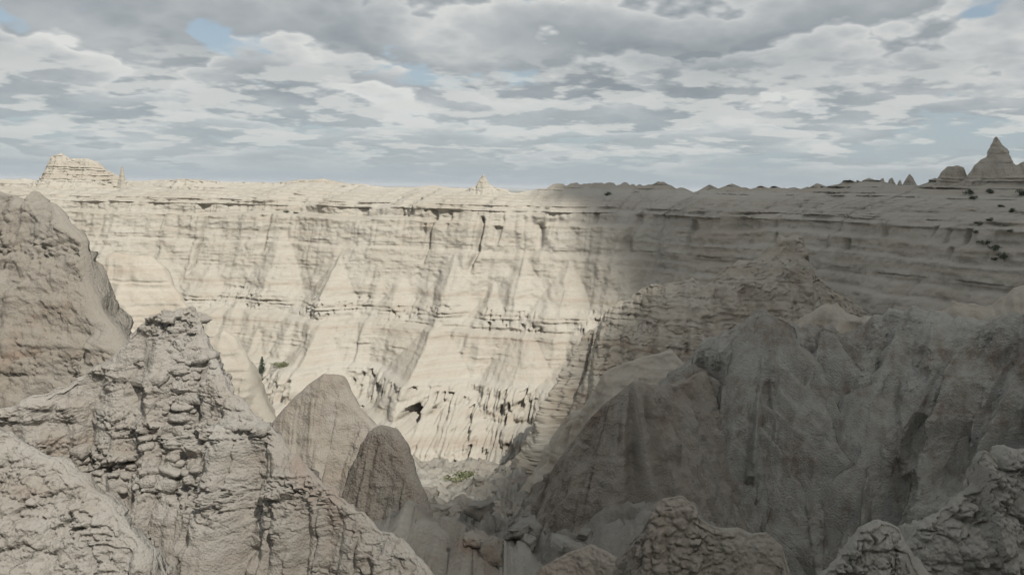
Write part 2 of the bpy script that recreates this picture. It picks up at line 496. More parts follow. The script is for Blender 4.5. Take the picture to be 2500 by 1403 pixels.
# rows: more of them high up where the beds are thin
zfrac = np.interp(vv, [0, 0.18, 0.45, 0.73, 1], [0, 0.16, 0.50, 0.885, 1])
zw = ZB + (ztop[None] - ZB) * zfrac[:, None]
PROF = [(-84, 64), (-70, 48), (-59, 38.5), (-58.5, 34.5), (-55, 33.2), (-51.3, 32.0), (-50.6, 28.5), (-46, 26.0), (-40.2, 22.5), (-39.4, 19.0), (-37.5, 17.8), (-37.2, 17.2), (-34.8, 16.4), (-34.3, 15.4), (-33, 14.4),
        (-26, 10.5), (-19.6, 7.2), (-19.0, 5.6), (-15, 4.2), (-11.0, 3.2), (-10.4, 1.4), (-9.8, 0.9), (-7.0, 0.3), (-6.4, 0.2), (-6.2, -2.0), (-5.2, -3.2), (-5.0, -6.5), (-4.2, -7.6), (-4.0, -11.5), (-3.3, -12.6), (-3.1, -16.5),
        (-2.4, -18), (-2.2, -21.5), (-1.4, -24), (-0.6, -28), (2, -36), (8, -44), (30, -60)]
pz = np.array([p[0] for p in PROF]); po = np.array([p[1] for p in PROF])
SA = np.broadcast_to(sarc[None], zw.shape)
rightw = sstep(upx, 1500, 1800)[None]
zd = zw + 1.1 * fbm(SA / 34, 0 * SA + 7, 0.3, 3) + 0.35 * perlin(SA / 5, 0 * SA + 2, 0.8)
_zs = np.arange(-90, 32, 0.25)
_ps = np.interp(_zs, pz, po)
_kk = np.hanning(35); _kk /= _kk.sum()
_pm = np.convolve(np.pad(_ps, 17, mode='edge'), _kk, 'valid')
worn = np.clip(0.12 + 1.0 * fbm(SA / 22 + 4, zw / 9, 6.6, 3), 0, 1)          # where ledges have weathered back to a slope
worn = worn * (1 - 0.75 * sstep(zd, -9.5, -6.5)) * (1 - 0.7 * rightw)
off = np.interp(zd, pz, po) * (1 - worn) + np.interp(zd, _zs, _pm) * worn
setb = sstep(upx, 470, 540) * (1 - sstep(upx, 985, 1003)) + 0.8 * sstep(upx, 1395, 1420) * (1 - sstep(upx, 1520, 1600)) + 0.6 * sstep(upx, 1780, 1800) * (1 - sstep(upx, 2050, 2080))
off -= setb[None] * (4.0 + 2.5 * perlin(SA / 11, 0 * SA, 2.4)) * sstep(zd, -10.8, -9.9)
off -= 5.0 * np.clip(fbm(SA / 13, zw / 14.0, 1.1, 3) + 0.1, 0, 1) * sstep(zd, -8, -6)
# projecting buttresses in plan
off += -3.6 * (np.abs(perlin(SA / 36, zw / 120, 5.2)) * 2.4 - 0.7) * np.interp(zd, [-84, -40, -8, 0], [1.2, 1.1, 0.8, 0.4])
# gully systems: V-shaped hollows that deepen down the slopes
warp = fbm(SA / 14, zw / 30, 1.7, 2) * 0.5
def ridged(lam, seed, zl=0.02):
    return np.abs(perlin(SA / lam + warp, zw * zl + seed, seed * 1.3))
slope_zone = sstep(zd, -19, -23) * (1 - sstep(zd, -33, -36) * 0.0)
amp_slope = np.interp(zd, [-84, -60, -45, -40, -36, -33, -22, -17, -10, -6, 0], [3.0, 3.0, 2.6, 1.6, 1.4, 2.2, 1.6, 0.9, 0.7, 0.25, 0.25])
off += amp_slope * (1 + 0.8 * rightw) * (ridged(17, 2.0) * 2.0 - 0.8)
off += amp_slope * (0.30 + 0.5 * rightw) * (ridged(6.5, 5.0) * 2.0 - 0.7)
off += np.interp(zd, [-84, -60, -54, -33, -20, -8, 0], [1.0, 0.9, .4, 0.22, 0.35, 0.4, 0.0]) * (ridged(2.3, 8.0) * 2 - 0.7)
# big bays and spurs of the whole wall
off += rightw * 2.2 * sstep(-zd, 14.0, 14.5) + rightw * 2.6 * sstep(-zd, 21.5, 22.2) + rightw * 2.2 * sstep(-zd, 28.0, 28.6)
off += 6.0 * fbm(SA / 60, 0 * SA + 11, 0.4, 2) * np.interp(zd, [-84, -40, -7, 0], [1.2, 1.0, 0.6, 0.5])
# slots and alcoves in the two cliff bands
cl = np.maximum(sstep(zd, -11.2, -10.2) * (1 - sstep(zd, -7.4, -7.0)), 0)
slot = sstep(perlin(SA / 2.6 + 31, zw * 0.05, 2.2), 0.22, 0.5) * sstep(perlin(SA / 17 + 3, 0 * SA, 9.2), -0.1, 0.25)
off -= cl * slot * 1.5
cl2 = sstep(zd, -18.5, -14) * (1 - sstep(zd, -11.8, -11.2))
slot2 = sstep(perlin(SA / 2.9 + 77, zw * 0.06, 4.2), 0.25, 0.5) * sstep(perlin(SA / 15 + 13, 0 * SA, 3.2), 0.0, 0.35)
off -= cl2 * slot2 * 1.3
# named clefts (photo px, top z, bottom z, depth)
for (cpx, zt, zb, dep, wid) in [(508, -5, -31, 3.2, 0.5), (1182, -9, -27, 3.0, 0.7), (1060, -10, -25, 2.0, 0.6), (1328, -11, -20, 3.0, 1.6), (660, -9, -24, 1.6, 1.0), (1000, -4, -11, 2.5, 0.8), (1560, -7, -20, 2.4, 1.2), (1700, -8, -19, 2.0, 1.0)]:
    s0 = np.interp(cpx, upx, sarc)
    ctr = s0 + 1.2 * perlin(zw / 6 + cpx, 0 * SA, 0.3) + 0.08 * (zw - zt)
    off -= dep * np.exp(-((SA - ctr) / wid) ** 2) * sstep(zw, zb, zb + 4) * (1 - sstep(zw, zt - 1, zt + 0.5))
# pyramid-shaped spurs growing out of the foot of the slopes
for (ax, ay, dd, wk, pk) in [(858, 622, 12, 0.62, 0.46), (1012, 685, 17, 0.75, 0.4), (1295, 632, 12, 0.85, 0.42), (700, 560, 8, .6, .3), (545, 640, 12, .7, .3), (1130, 620, 12, .6, .28), (420, 600, 10, .8, .3),
                             (1230, 690, 14, .6, .45), (640, 705, 14, .5, .3), (1405, 640, 12, .7, .4), (880, 785, 24, 0.8, 0.62), (1128, 778, 24, 0.85, 0.66), (720, 800, 22, .7, .4), (1330, 790, 22, .8, .45), (560, 800, 22, .8, .4), (1480, 800, 20, .8, .4)]:
    s0 = np.interp(ax, upx, sarc)
    za = at(ax, ay, np.interp(ax, upx, wY) - dd)[2]
    dep = np.clip(za - zw, 0, None)
    lean = 0.6 * perlin(zw / 7 + ax, 0 * SA, 0.9)
    tri = np.clip(1 - np.abs(SA - s0 - lean) / (dep * wk + 0.15), 0, 1)
    hold = 1 - 0.55 * sstep(-zw, 31, 42) if za > -34 else 1.0
    off = off + 1.2 * pk * np.minimum(dep, 16) * tri ** 0.9 * hold
# thin beds
tilt = 0.012 * (SA - sarc.mean())
bed = hard(zw + 0.35 * fbm(SA / 30, 0 * SA, 0.1, 2))
ba = np.interp(zd, [-84, -55, -42, -38, -33, -31, -19, -17, -9, -7, 0], [.25, .3, .4, 0.9, 0.8, 0.2, 0.22, 0.35, 0.4, 1.2, 1.3]) * (1 + 0.9 * rightw)
off += ba * (bed - 0.35) * (0.15 + 1.3 * np.clip(perlin(SA / 7 + 5, zw / 1.2, 2.7) + 0.35, 0, 1))
tz = sstep(zd, -8, -6.5)
off += tz * (0.9 + 0.6 * rightw) * (0.22 * fbm(SA / 2.5, zw / 1.2, 8.9, 3) + 1.3 * fbm(SA / 8.0, zw / 9, 2.9, 3))
# pitted ledges (dark pockets under the -38 m bench) and needle-eroded foot
pit = sstep(perlin(SA / 0.8, zw / 1.6, 6.6), 0.18, 0.45) * sstep(zd, -40.5, -38.5) * (1 - sstep(zd, -34.5, -33)) * sstep(perlin(SA / 14, zw / 9, 1.1), -0.25, 0.15)
off -= 1.2 * pit
foot = 1 - sstep(zd, -52, -50.5)
pxw = np.broadcast_to(upx[None], zw.shape)
rag = 0.45 + 0.75 * np.exp(-((pxw - 1330) / 150) ** 2)
need = np.abs(perlin(SA / 0.95, zw / 4.5, 3.3))
off += foot * rag * (2.6 * need - 0.8) * (0.5 + 0.8 * np.clip(perlin(SA / 11, zw / 6, 5.5) + 0.4, 0, 1.2))
pit2 = sstep(perlin(SA / 1.1, zw / 3.2, 8.6), 0.12, 0.35) * foot * sstep(perlin(SA / 9 + 4, zw / 5, 2.1) + 0.5 * (rag - 0.45), -0.02, 0.22)
off -= (1.5 + 1.2 * rag) * pit2
off += foot * 1.6 * fbm(SA / 5, zw / 4, 7.7, 3)
# general roughness
off += 0.22 * fbm(SA / 1.6, zw / 1.2, 1.9, 3) + 0.8 * fbm(SA / 8, zw / 5, 4.1, 3)
# the cave in the foot of the wall
def wall_points():
    return np.stack([wp[None, :, 0] + wn[None, :, 0] * off, wp[None, :, 1] + wn[None, :, 1] * off, zw], -1)
_pp = project(wall_points())
_d = (_pp[..., 0] - 1008) ** 2 + (_pp[..., 1] - 1014) ** 2
_i = np.unravel_index(np.argmin(_d), _d.shape)
cs0, cz0 = SA[_i], zw[_i]
cv = ((SA - cs0) / 1.7) ** 2 + ((zw - cz0 + 0.2 * (SA - cs0)) / 2.6) ** 2 + 0.22 * fbm(SA / 1.2, zw / 1.2, 0.3, 2)
off -= 10.0 * (1 - sstep(cv, 0.7, 1.1))
wallP = wall_points()
# lead the top back to the plateau
extra = []
for back_, dz_ in ((12, -1.5), (40, -5.0), (120, -16.0)):
    e = wallP[-1].copy()
    e[:, 0] -= wn[:, 0] * back_; e[:, 1] -= wn[:, 1] * back_; e[:, 2] += dz_
    extra.append(e)
wallP = np.concatenate([wallP, np.array(extra)])
wall = link('canyon_wall', grid_mesh('canyon_wall', wallP, False, M_WALL), kind='structure')

# ------------------------------------------------------------------ valley floor
CH = np.array([(-40, -4), (0, -2.2), (3, -2.4), (8, -7), (25, -13.5), (40, -18), (50, -21.5), (70, -29), (100, -40), (150, -55), (200, -68), (260, -72), (330, -74.)])
fy = np.concatenate([np.linspace(-40, 40, 40), np.linspace(41, 235, 480), np.linspace(238, 330, 20)])
fu = np.linspace(-1, 1, 460)
fx = np.sign(fu) * np.abs(fu) ** 2.0 * 190
FX, FY = np.meshgrid(fx, fy)
cx = np.interp(FY, [0, 60, 100, 150, 200, 330], [0, -3, -5, -9, -8, -8]) + 4 * perlin(FY / 30, 0 * FY, 0.4)
fz = np.interp(FY, CH[:, 0], CH[:, 1])
dd = np.abs(FX - cx)
fz = fz + (np.clip(dd - 4, 0, 7) * np.where(FX > cx, 0.25, 0.12) - np.clip(dd - 11, 0, 40) * 0.9 * (FX > cx)) * sstep(FY, 20, 45)
fz = np.where(FY > 8, np.minimum(fz, np.interp(FY, [8, 40, 70, 120, 200, 330], [-7, -15, -25, -40, -60, -64.])), fz)
far_ = sstep(FY, 10, 40)
fz += far_ * (2.2 * fbm(FX / 12, FY / 12, 0.3, 3) + 1.0 * (np.abs(perlin(FX / 4, FY / 6, 3)) * 2 - 0.6))
wv = 0.4 * fbm(FX / 2, FY / 2, 0.1, 3)
f1, f2, rr_ = worley(FX / 2.2 + wv, FY / 2.6 + wv, 0 * FX + 0.5)
g1, g2, rs_ = worley(FX / 0.8 + wv, FY / 0.95, 0 * FX + 2.5)
fz += far_ * (0.8 * rr_ * sstep(f2 - f1, 0, 0.12) + 0.5 * rs_ * sstep(g2 - g1, 0, 0.15) + 0.45 * fbm(FX / 1.6, FY / 2.0, 0.9, 5) + 0.15 * np.abs(perlin(FX / 1.0, FY / 1.6, 4.4)))
floor = link('valley_floor', grid_mesh('valley_floor', np.stack([FX, FY, fz], -1), False, M_FLOOR), kind='structure')

# ------------------------------------------------------------------ far plain to the horizon
M_PLAIN = bpy.data.materials.new('dry_prairie')
M_PLAIN.use_nodes = True
t = NT(M_PLAIN.node_tree)
pos = t.n('ShaderNodeNewGeometry').outputs['Position']
n1 = t.noise(t.vm('MULTIPLY', pos, (0.0016, 0.0006, 0.0)), 1.0, 6, 0.6)
colr = t.ramp(n1, [(0.3, (0.13, 0.15, 0.09)), (0.5, (0.20, 0.20, 0.14)), (0.58, (0.40, 0.37, 0.31)), (0.75, (0.30, 0.28, 0.2))])
bs = t.n('ShaderNodeBsdfPrincipled'); bs.inputs['Roughness'].default_value = 1.0; bs.inputs['Specular IOR Level'].default_value = 0.05
t.put(bs.inputs['Base Color'], colr)
o_ = t.n('ShaderNodeOutputMaterial'); t.put(o_.inputs[0], bs.outputs[0])
gx = np.sign(np.linspace(-1, 1, 81)) * np.abs(np.linspace(-1, 1, 81)) ** 2.5 * 60000
gy = gx.copy()
GX, GY = np.meshgrid(gx, gy)
GZ = -88 + 0 * GX
rad = np.hypot(GX, GY)
GZ = GZ + np.where(rad > 3000, 22 * fbm(GX / 3000, GY / 3000, 0.2, 3), 0) + sstep(rad, 600, 4000) * 40
ground = link('ground', grid_mesh('ground', np.stack([GX, GY, GZ], -1), False, M_PLAIN), kind='structure')

# ------------------------------------------------------------------ ridges and spurs
near_block = [(0.26, 1.2, 0.45, 0.06), (0.13, 0.42, 0.2, 0.10), (0.05, 0.14, 0.1, 0.25)]
# L1: tall brown-grey ridge on the left
L1 = fin([(-200, 430, 48), (-60, 455, 44), (0, 466, 42), (40, 476, 41), (66, 497, 40.5), (86, 463, 40), (106, 497, 40), (135, 500, 39.5), (165, 545, 39), (203, 585, 38.5), (212, 680, 38), (238, 755, 37.5), (278, 805, 37), (312, 900, 36), (335, 1000, 35), (360, 1150, 34.5)],
         -30, 660, 370, slope=68, cap=0.5, jag=(0.12, 1.2), gully=[(0.8, 6.0, 3), (0.25, 1.6, 1.5)], strata=0.25, block=[(0.20, 1.0, 0.5, 0.15), (0.10, 0.35, 0.26, 0.25)], bands=[(-3.2, 0.6), (-8.3, 0.5)], cover=0.7, rough=[(0.22, 1.2, 5)], soft=2.0, seed=1)
formation('rock_ridge', L1, M_LEFT, 'tall grey brown ridge with a small horned top at the left edge', 'ridge')
# L2: blocky ledged slope descending to the bottom centre
L2 = fin([(-40, 1010, 24), (110, 962, 24.5), (225, 905, 25), (300, 842, 25), (338, 795, 25), (380, 772, 25), (398, 755, 25), (472, 750, 25), (484, 775, 25), (498, 830, 24.7), (530, 895, 24), (560, 960, 23.5), (640, 1030, 23), (720, 1110, 22.5), (800, 1195, 22), (905, 1268, 21.5), (1000, 1335, 21), (1055, 1410, 20.5), (1100, 1500, 20)],
         -19, 920, 430, slope=70, cap=0.35, jag=[(0.13, 0.7), (0.06, 0.22)], gully=[(0.6, 2.6, 1.0), (0.35, 0.9, 0.8), (0.12, 0.33, 0.5)], strata=0.30, block=near_block, bands=[(-3.8, 0.35), (-5.4, 0.4), (-6.8, 0.3), (-8.1, 0.45)], cracks=[(0.5, 2.2, 0.04), (0.2, 0.9, 0.04)], rough=[(0.11, 0.7, 6)], soft=1.5, fromtop=0.1, seed=2)
left_slope = formation('rock_ridge', L2, M_NEAR, 'blocky pale grey ledged slope running from the left to the bottom centre', 'ridge')
# nearest mound bottom left
M0 = fin([(-260, 1020, 22), (-40, 1046, 21.5), (30, 1062, 21.5), (85, 1100, 21.3), (140, 1118, 21.2), (215, 1195, 21), (262, 1222, 20.8), (310, 1290, 20.5), (352, 1340, 20.2), (362, 1385, 20), (385, 1480, 20)],
         -19, 620, 300, slope=58, cap=0.5, jag=[(0.10, 0.9), (0.05, 0.25)], gully=[(0.35, 2.2, 1.0), (0.15, 0.8, 0.6)], strata=0.2, block=[(0.14, 1.0, 0.7, 0.07), (0.07, 0.35, 0.26, 0.12), (0.03, 0.13, 0.1, 0.3)], cover=0.6, rough=[(0.2, 1.0, 6)], soft=1.0, fromtop=0.1, seed=3)
formation('rock_mound', M0, M_NEAR, 'rounded crumbly pale mound in the bottom left corner', 'mound')
# S0..S3 spurs behind the left slope
def spur(crest, base, nc, nr, mat, label, seed, slope=62, cap=0.8, gully=((1.6, 8, 6), (0.5, 2.4, 3)), strata=0.35, rough=((0.25, 2.5, 4),), jag=(0.25, 3), soft=4.0, name='rock_spur', cat='spur', block=None, group=None, **kw):
    P = fin(crest, base, nc, nr, slope=slope, cap=cap, jag=jag, gully=gully, strata=strata, block=block, rough=rough, soft=soft, seed=seed, **kw)
    return formation(name, P, mat, label, cat, group)
spur([(150, 640, 152), (230, 640, 150), (280, 617, 150), (370, 624, 150), (405, 655, 150), (425, 700, 149), (462, 755, 148), (500, 850, 147), (540, 960, 146)], -66, 380, 220, M_MID, 'pale flat topped spur beyond the left ridge', 4)
spur([(470, 870, 105), (515, 825, 105), (545, 808, 105), (580, 828, 105), (610, 890, 104), (632, 955, 104), (660, 1025, 103), (690, 1110, 102)], -58, 300, 200, M_MID, 'smooth tan spur left of the lone pine', 5, strata=0.3, gully=((0.8, 6, 6), (0.2, 1.8, 3)))
spur([(640, 1065, 70), (690, 1000, 70), (750, 940, 70), (790, 911, 70), (838, 918, 70), (853, 955, 69.5), (880, 1000, 69), (915, 1040, 68), (950, 1120, 67)], -46, 380, 240, M_SPUR, 'brown pointed spur with a notched tip below the lone pine', 6, strata=0.05, gully=((0.8, 5, 5), (0.3, 1.5, 3), (0.1, 0.5, 2)), cap=0.5, rough=((0.16, 1.2, 5),), jag=(0.10, 2), soft=2.5)
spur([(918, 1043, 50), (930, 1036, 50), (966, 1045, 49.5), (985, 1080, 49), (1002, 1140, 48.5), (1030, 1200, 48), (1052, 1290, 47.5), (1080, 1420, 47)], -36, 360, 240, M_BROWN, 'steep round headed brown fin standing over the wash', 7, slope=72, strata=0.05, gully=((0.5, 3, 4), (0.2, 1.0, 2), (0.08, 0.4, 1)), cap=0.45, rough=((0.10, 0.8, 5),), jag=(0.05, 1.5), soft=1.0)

# right-hand side, in the cloud shadow
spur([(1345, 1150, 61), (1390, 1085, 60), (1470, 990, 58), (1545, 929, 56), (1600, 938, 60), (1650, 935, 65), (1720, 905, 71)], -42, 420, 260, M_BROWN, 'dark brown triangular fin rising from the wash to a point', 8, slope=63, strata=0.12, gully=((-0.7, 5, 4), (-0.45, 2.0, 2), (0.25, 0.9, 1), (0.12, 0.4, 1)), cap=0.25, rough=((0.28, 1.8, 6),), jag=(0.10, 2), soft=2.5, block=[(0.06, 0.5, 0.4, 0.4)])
R2 = fin([(1560, 1010, 78), (1640, 925, 76), (1680, 885, 75), (1705, 845, 75), (1760, 815, 74), (1830, 775, 73), (1870, 750, 72), (1900, 772, 72), (1960, 787, 72), (2050, 800, 72), (2100, 790, 71), (2180, 755, 70), (2300, 762, 68), (2390, 790, 66), (2440, 772, 64), (2520, 760, 62), (2700, 735, 58)],
         -48, 900, 420, slope=62, cap=0.35, jag=[(0.5, 2.4), (0.28, 0.8)], gully=[(-1.6, 10, 5), (-1.8, 5, 2.2), (-1.4, 2.4, 1.0), (-0.6, 1.2, 0.8), (0.2, 0.6, 0.6)], strata=0.10, block=[(0.09, 0.45, 0.35, 0.3)], cover=0.5, rough=[(0.30, 2.2, 6)], soft=2.0, seed=9)
formation('rock_ridge', R2, M_SHADE, 'long shaded ridge with a fluted face filling the right side', 'ridge')
def face(px_, py_, proud=2.0, Yc=70.0):
    return (px_, py_, (Yc + 5.05) / (1 + (py_ - 470) / 2083 / 1.88) - proud)
for i_, (pts_, pr_, yc_, lb_) in enumerate([
        ([(2195, 790), (2165, 870), (2135, 960), (2118, 1060), (2108, 1180), (2100, 1400)], 1.6, 70, 'curved shaded buttress running down the middle of the fluted right ridge'),
        ([(1872, 765), (1850, 880), (1815, 1000), (1770, 1120), (1735, 1300)], 1.8, 73, 'fluted buttress below the highest knob of the right ridge'),
        ([(2010, 805), (1985, 900), (1950, 1000), (1900, 1120), (1880, 1300)], 1.4, 72, 'low rounded buttress between the two main ones on the right ridge'),
        ([(2395, 800), (2385, 900), (2365, 1010), (2350, 1200)], 1.6, 66, 'rightmost buttress of the fluted right ridge'),
        ([(1690, 890), (1680, 990), (1650, 1080), (1620, 1250)], 1.4, 75, 'short buttress at the left end of the right ridge')]):
    spur([face(a_, b_, pr_, yc_) for a_, b_ in pts_], -44, 320, 240, M_SHADE, lb_, 80 + i_, slope=58, strata=0.06, gully=((-1.8, 5, 3), (-1.3, 2.4, 1.2), (-0.6, 1.2, 0.8), (0.18, 0.55, 1)), cap=0.15, rough=((0.3, 2.0, 6),), block=[(0.08, 0.45, 0.35, 0.3)], jag=(0.35, 2.5), soft=2.0)
spur([(1460, 790, 176), (1490, 745, 175), (1520, 735, 175), (1580, 702, 173), (1625, 690, 171), (1640, 684, 171), (1690, 680, 170), (1722, 700, 170), (1760, 662, 171), (1800, 642, 172), (1850, 630, 172), (1893, 602, 172), (1903, 578, 172), (1958, 580, 172), (1975, 640, 172), (2010, 690, 172), (2080, 740, 170)], -62, 620, 300, M_MID, 'tan stepped spur with a blocky tower at the edge of the cloud shadow', 11, strata=0.45, block=[(0.5, 2.4, 1.6, 0.15), (0.2, 0.9, 0.7, 0.2)], rough=((0.6, 3.0, 5),), gully=((-2.4, 10, 6), (-1.3, 4, 2.5), (0.4, 1.6, 1.5)), jag=[(0.7, 3), (0.3, 1.0)])
spur([(1420, 1000, 111), (1475, 905, 110), (1560, 872, 110), (1640, 853, 110), (1685, 905, 110), (1730, 970, 110)], -58, 300, 200, M_MID, 'pinkish tan spur tucked behind the dark triangular fin', 12, strata=0.2, rough=((0.4, 2.5, 5),), gully=((-1.2, 7, 5), (-0.6, 2.4, 2)))
spur([(1930, 800, 104), (1965, 765, 102), (2000, 747, 101), (2060, 752, 100), (2100, 770, 99), (2200, 775, 97), (2270, 770, 96), (2330, 735, 95), (2420, 742, 94), (2480, 702, 93), (2560, 690, 92), (2700, 680, 90)], -50, 480, 220, M_MID, 'grey lumpy spur behind the long fluted right ridge', 13, strata=0.5, gully=((-1.8, 7, 5), (-1.0, 2.6, 2), (-0.4, 1.1, 1)), jag=[(0.6, 2.5), (0.25, 0.9)])
# foreground right
K1 = fin([(1250, 1460, 24), (1320, 1385, 24), (1400, 1343, 24), (1445, 1327, 24), (1505, 1362, 23.5), (1570, 1295, 23), (1592, 1245, 22.5), (1618, 1215, 22.5), (1665, 1208, 22.5), (1700, 1238, 22.5), (1712, 1268, 22.5), (1742, 1285, 22.5), (1800, 1287, 22.5), (1835, 1302, 22.5), (1870, 1300, 22.5), (1910, 1330, 22.5), (1926, 1400, 22), (1935, 1500, 22)],
         -17, 620, 260, slope=70, cap=0.3, jag=(0.04, 0.4), gully=[(0.3, 2.2, 1.2), (0.12, 0.7, 0.7)], strata=0.15, block=[(0.10, 0.5, 0.35, 0.35), (0.03, 0.16, 0.14, 0.4)], cover=0.6, rough=[(0.07, 0.4, 4)], soft=1.2, fromtop=0.1, seed=14)
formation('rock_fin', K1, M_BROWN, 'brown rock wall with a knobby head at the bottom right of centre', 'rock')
pop = [(0.20, 0.62, 0.5, 0.25), (0.09, 0.22, 0.16, 0.3), (0.03, 0.09, 0.07, 0.4)]
K2 = fin([(1960, 1460, 15), (2050, 1355, 15), (2100, 1290, 15), (2150, 1264, 15), (2192, 1285, 15), (2212, 1330, 14.8), (2250, 1400, 14.6), (2285, 1500, 14)], -11, 420, 220, slope=64, cap=0.35, jag=(0.05, 0.3), gully=[(0.25, 1.1, 0.8)], strata=0.1, block=pop, cover=0.9, rough=[(0.06, 0.3, 4)], soft=0.8, fromtop=0.1, seed=15)
formation('rock_mound', K2, M_GREY, 'small cracked grey mound at the bottom right', 'mound')
K3 = fin([(2160, 1400, 17), (2240, 1282, 17), (2310, 1232, 17), (2380, 1180, 17), (2386, 1120, 17), (2402, 1095, 17), (2430, 1122, 17), (2458, 1090, 17), (2500, 1098, 17), (2620, 1070, 17)], -13, 520, 260, slope=66, cap=0.4, jag=(0.06, 0.3), gully=[(0.35, 1.3, 0.8)], strata=0.12, block=pop, cover=0.9, rough=[(0.06, 0.3, 4)], soft=0.8, fromtop=0.1, seed=16)
formation('rock_mound', K3, M_GREY, 'tall cracked grey mound in the bottom right corner', 'mound')

# ------------------------------------------------------------------ skyline formations
def sky_form(crest, base, label, seed, name, cat, nc=240, nr=110, **kw):
    kw = {**dict(slope=70, cap=1.0, gully=((0.7, 6, 3), (0.3, 2.0, 2)), strata=1.4, rough=((0.25, 2.0, 3),), jag=(0.25, 2.5), soft=3.0), **kw}
    return spur(crest, base, nc, nr, M_WALL, label, seed, name=name, cat=cat, **kw)
sky_form([(40, 462, 330), (100, 436, 328), (116, 410, 327), (126, 380, 326), (150, 374, 326), (168, 386, 326), (215, 385, 326), (236, 394, 326), (262, 415, 326), (300, 436, 326), (340, 458, 328)], -14, 'white layered butte with a blocky top on the left skyline', 20, 'butte', 'butte', 460, 180, slope=76, strata=0.7, cap=1.6, block=[(0.6, 3.5, 3.0, 0.15)], flare=0.75, jag=(0.35, 2.0))
sky_form([(289, 440, 318), (296, 408, 318), (299, 405, 318), (306, 440, 318)], -10, 'tiny pointed spire just right of the white butte', 21, 'rock_spire', 'spire', 90, 60, slope=80, strata=0.3, cap=0.2, jag=(0.05, 1), rough=((0.1, 1, 2),), gully=((0.2, 2, 2),))
sky_form([(1075, 476, 285), (1120, 468, 285), (1140, 464, 285), (1150, 456, 284), (1162, 455, 284), (1172, 436, 284), (1180, 424, 284), (1187, 436, 284), (1196, 452, 284), (1215, 458, 284), (1235, 462, 285), (1252, 474, 285), (1275, 484, 285)], -12, 'white pointed spire on a stepped base on the centre skyline', 22, 'rock_spire', 'spire', 260, 130, slope=66, strata=0.35, cap=0.3, jag=(0.15, 1.5), gully=((-0.6, 4, 3), (0.3, 1.5, 2)))
sky_form([(2330, 452, 224), (2355, 440, 222), (2368, 420, 221), (2380, 402, 221), (2396, 390, 221), (2411, 379, 221), (2417, 362, 221), (2425, 346, 221), (2431, 333, 221), (2437, 338, 221), (2445, 352, 221), (2455, 359, 221), (2461, 376, 221), (2469, 393, 221), (2480, 403, 221), (2490, 398, 221), (2500, 394, 221), (2530, 402, 221), (2620, 410, 222)], -8, 'tall dark pointed peak on the right skyline', 23, 'rock_peak', 'peak', 420, 200, slope=60, strata=0.45, cap=0.35, jag=[(0.25, 1.6), (0.12, 0.5)], gully=((-1.0, 5, 3), (-0.5, 2.0, 2), (0.2, 0.8, 1)), soft=2.0)
sky_form([(2285, 448, 228), (2298, 420, 228), (2312, 406, 228), (2335, 403, 228), (2352, 408, 228), (2366, 445, 228)], -8, 'rounded dark dome left of the tall pointed peak', 24, 'rock_dome', 'rock', 200, 100, slope=74, strata=0.5, cap=0.9)
for i, (cr, lb) in enumerate([([(2136, 460, 250), (2150, 437, 250), (2156, 434, 250), (2166, 458, 250)], 'leftmost of the jagged little pinnacles on the right skyline'),
                              ([(2163, 458, 250), (2172, 436, 250), (2178, 433, 250), (2190, 456, 250)], 'second of the jagged little pinnacles on the right skyline'),
                              ([(2188, 458, 250), (2195, 440, 250), (2198, 438, 250), (2205, 457, 250)], 'thinnest of the jagged little pinnacles on the right skyline'),
                              ([(2200, 458, 250), (2212, 436, 250), (2221, 424, 250), (2228, 432, 250), (2240, 455, 250)], 'tallest of the jagged little pinnacles on the right skyline')]):
    sky_form(cr, -6, lb, 30 + i, 'rock_pinnacle', 'pinnacle', 90, 60, slope=76, strata=0.25, cap=0.25, jag=(0.15, 1.0), rough=((0.12, 1, 2),), gully=((0.25, 2, 2),), group='jagged pinnacles on the right skyline')
# far badlands beyond the wall
far = [([(-200, 447, 900), (0, 440, 900), (60, 434, 900), (150, 445, 900), (330, 440, 880), (400, 441, 860), (440, 438, 850), (490, 440, 850), (530, 448, 850), (640, 446, 860)], 'low pale far ridge right of the white butte', -60, 900),
       ([(320, 443, 1500), (380, 437, 1500), (460, 438, 1500), (560, 443, 1500), (700, 446, 1500), (900, 452, 1500)], 'faint far mesa line on the horizon', -70, 1500),
       ([(560, 452, 620), (640, 449, 620), (740, 437, 620), (790, 437, 620), (860, 449, 620), (960, 456, 620), (1080, 455, 620), (1150, 460, 620)], 'pale far ridge on the skyline left of the centre spire', -50, 620),
       ([(1240, 470, 520), (1320, 464, 520), (1345, 456, 520), (1372, 458, 520), (1400, 468, 520), (1500, 462, 520), (1600, 463, 520)], 'dark far ridge right of the centre spire', -50, 520)]
for i, (cr, lb, bz, Y) in enumerate(far):
    sc_ = Y / 300
    spur(cr, bz, 420, 70, M_WALL, lb, 40 + i, slope=35, cap=3, gully=((2.5 * sc_, 16 * sc_, 12), (1.0 * sc_, 5 * sc_, 6)), strata=3.0, rough=((0.5, 5, 3),), jag=(0.5 * sc_, 8 * sc_), soft=8, name='far_ridge', cat='ridge')

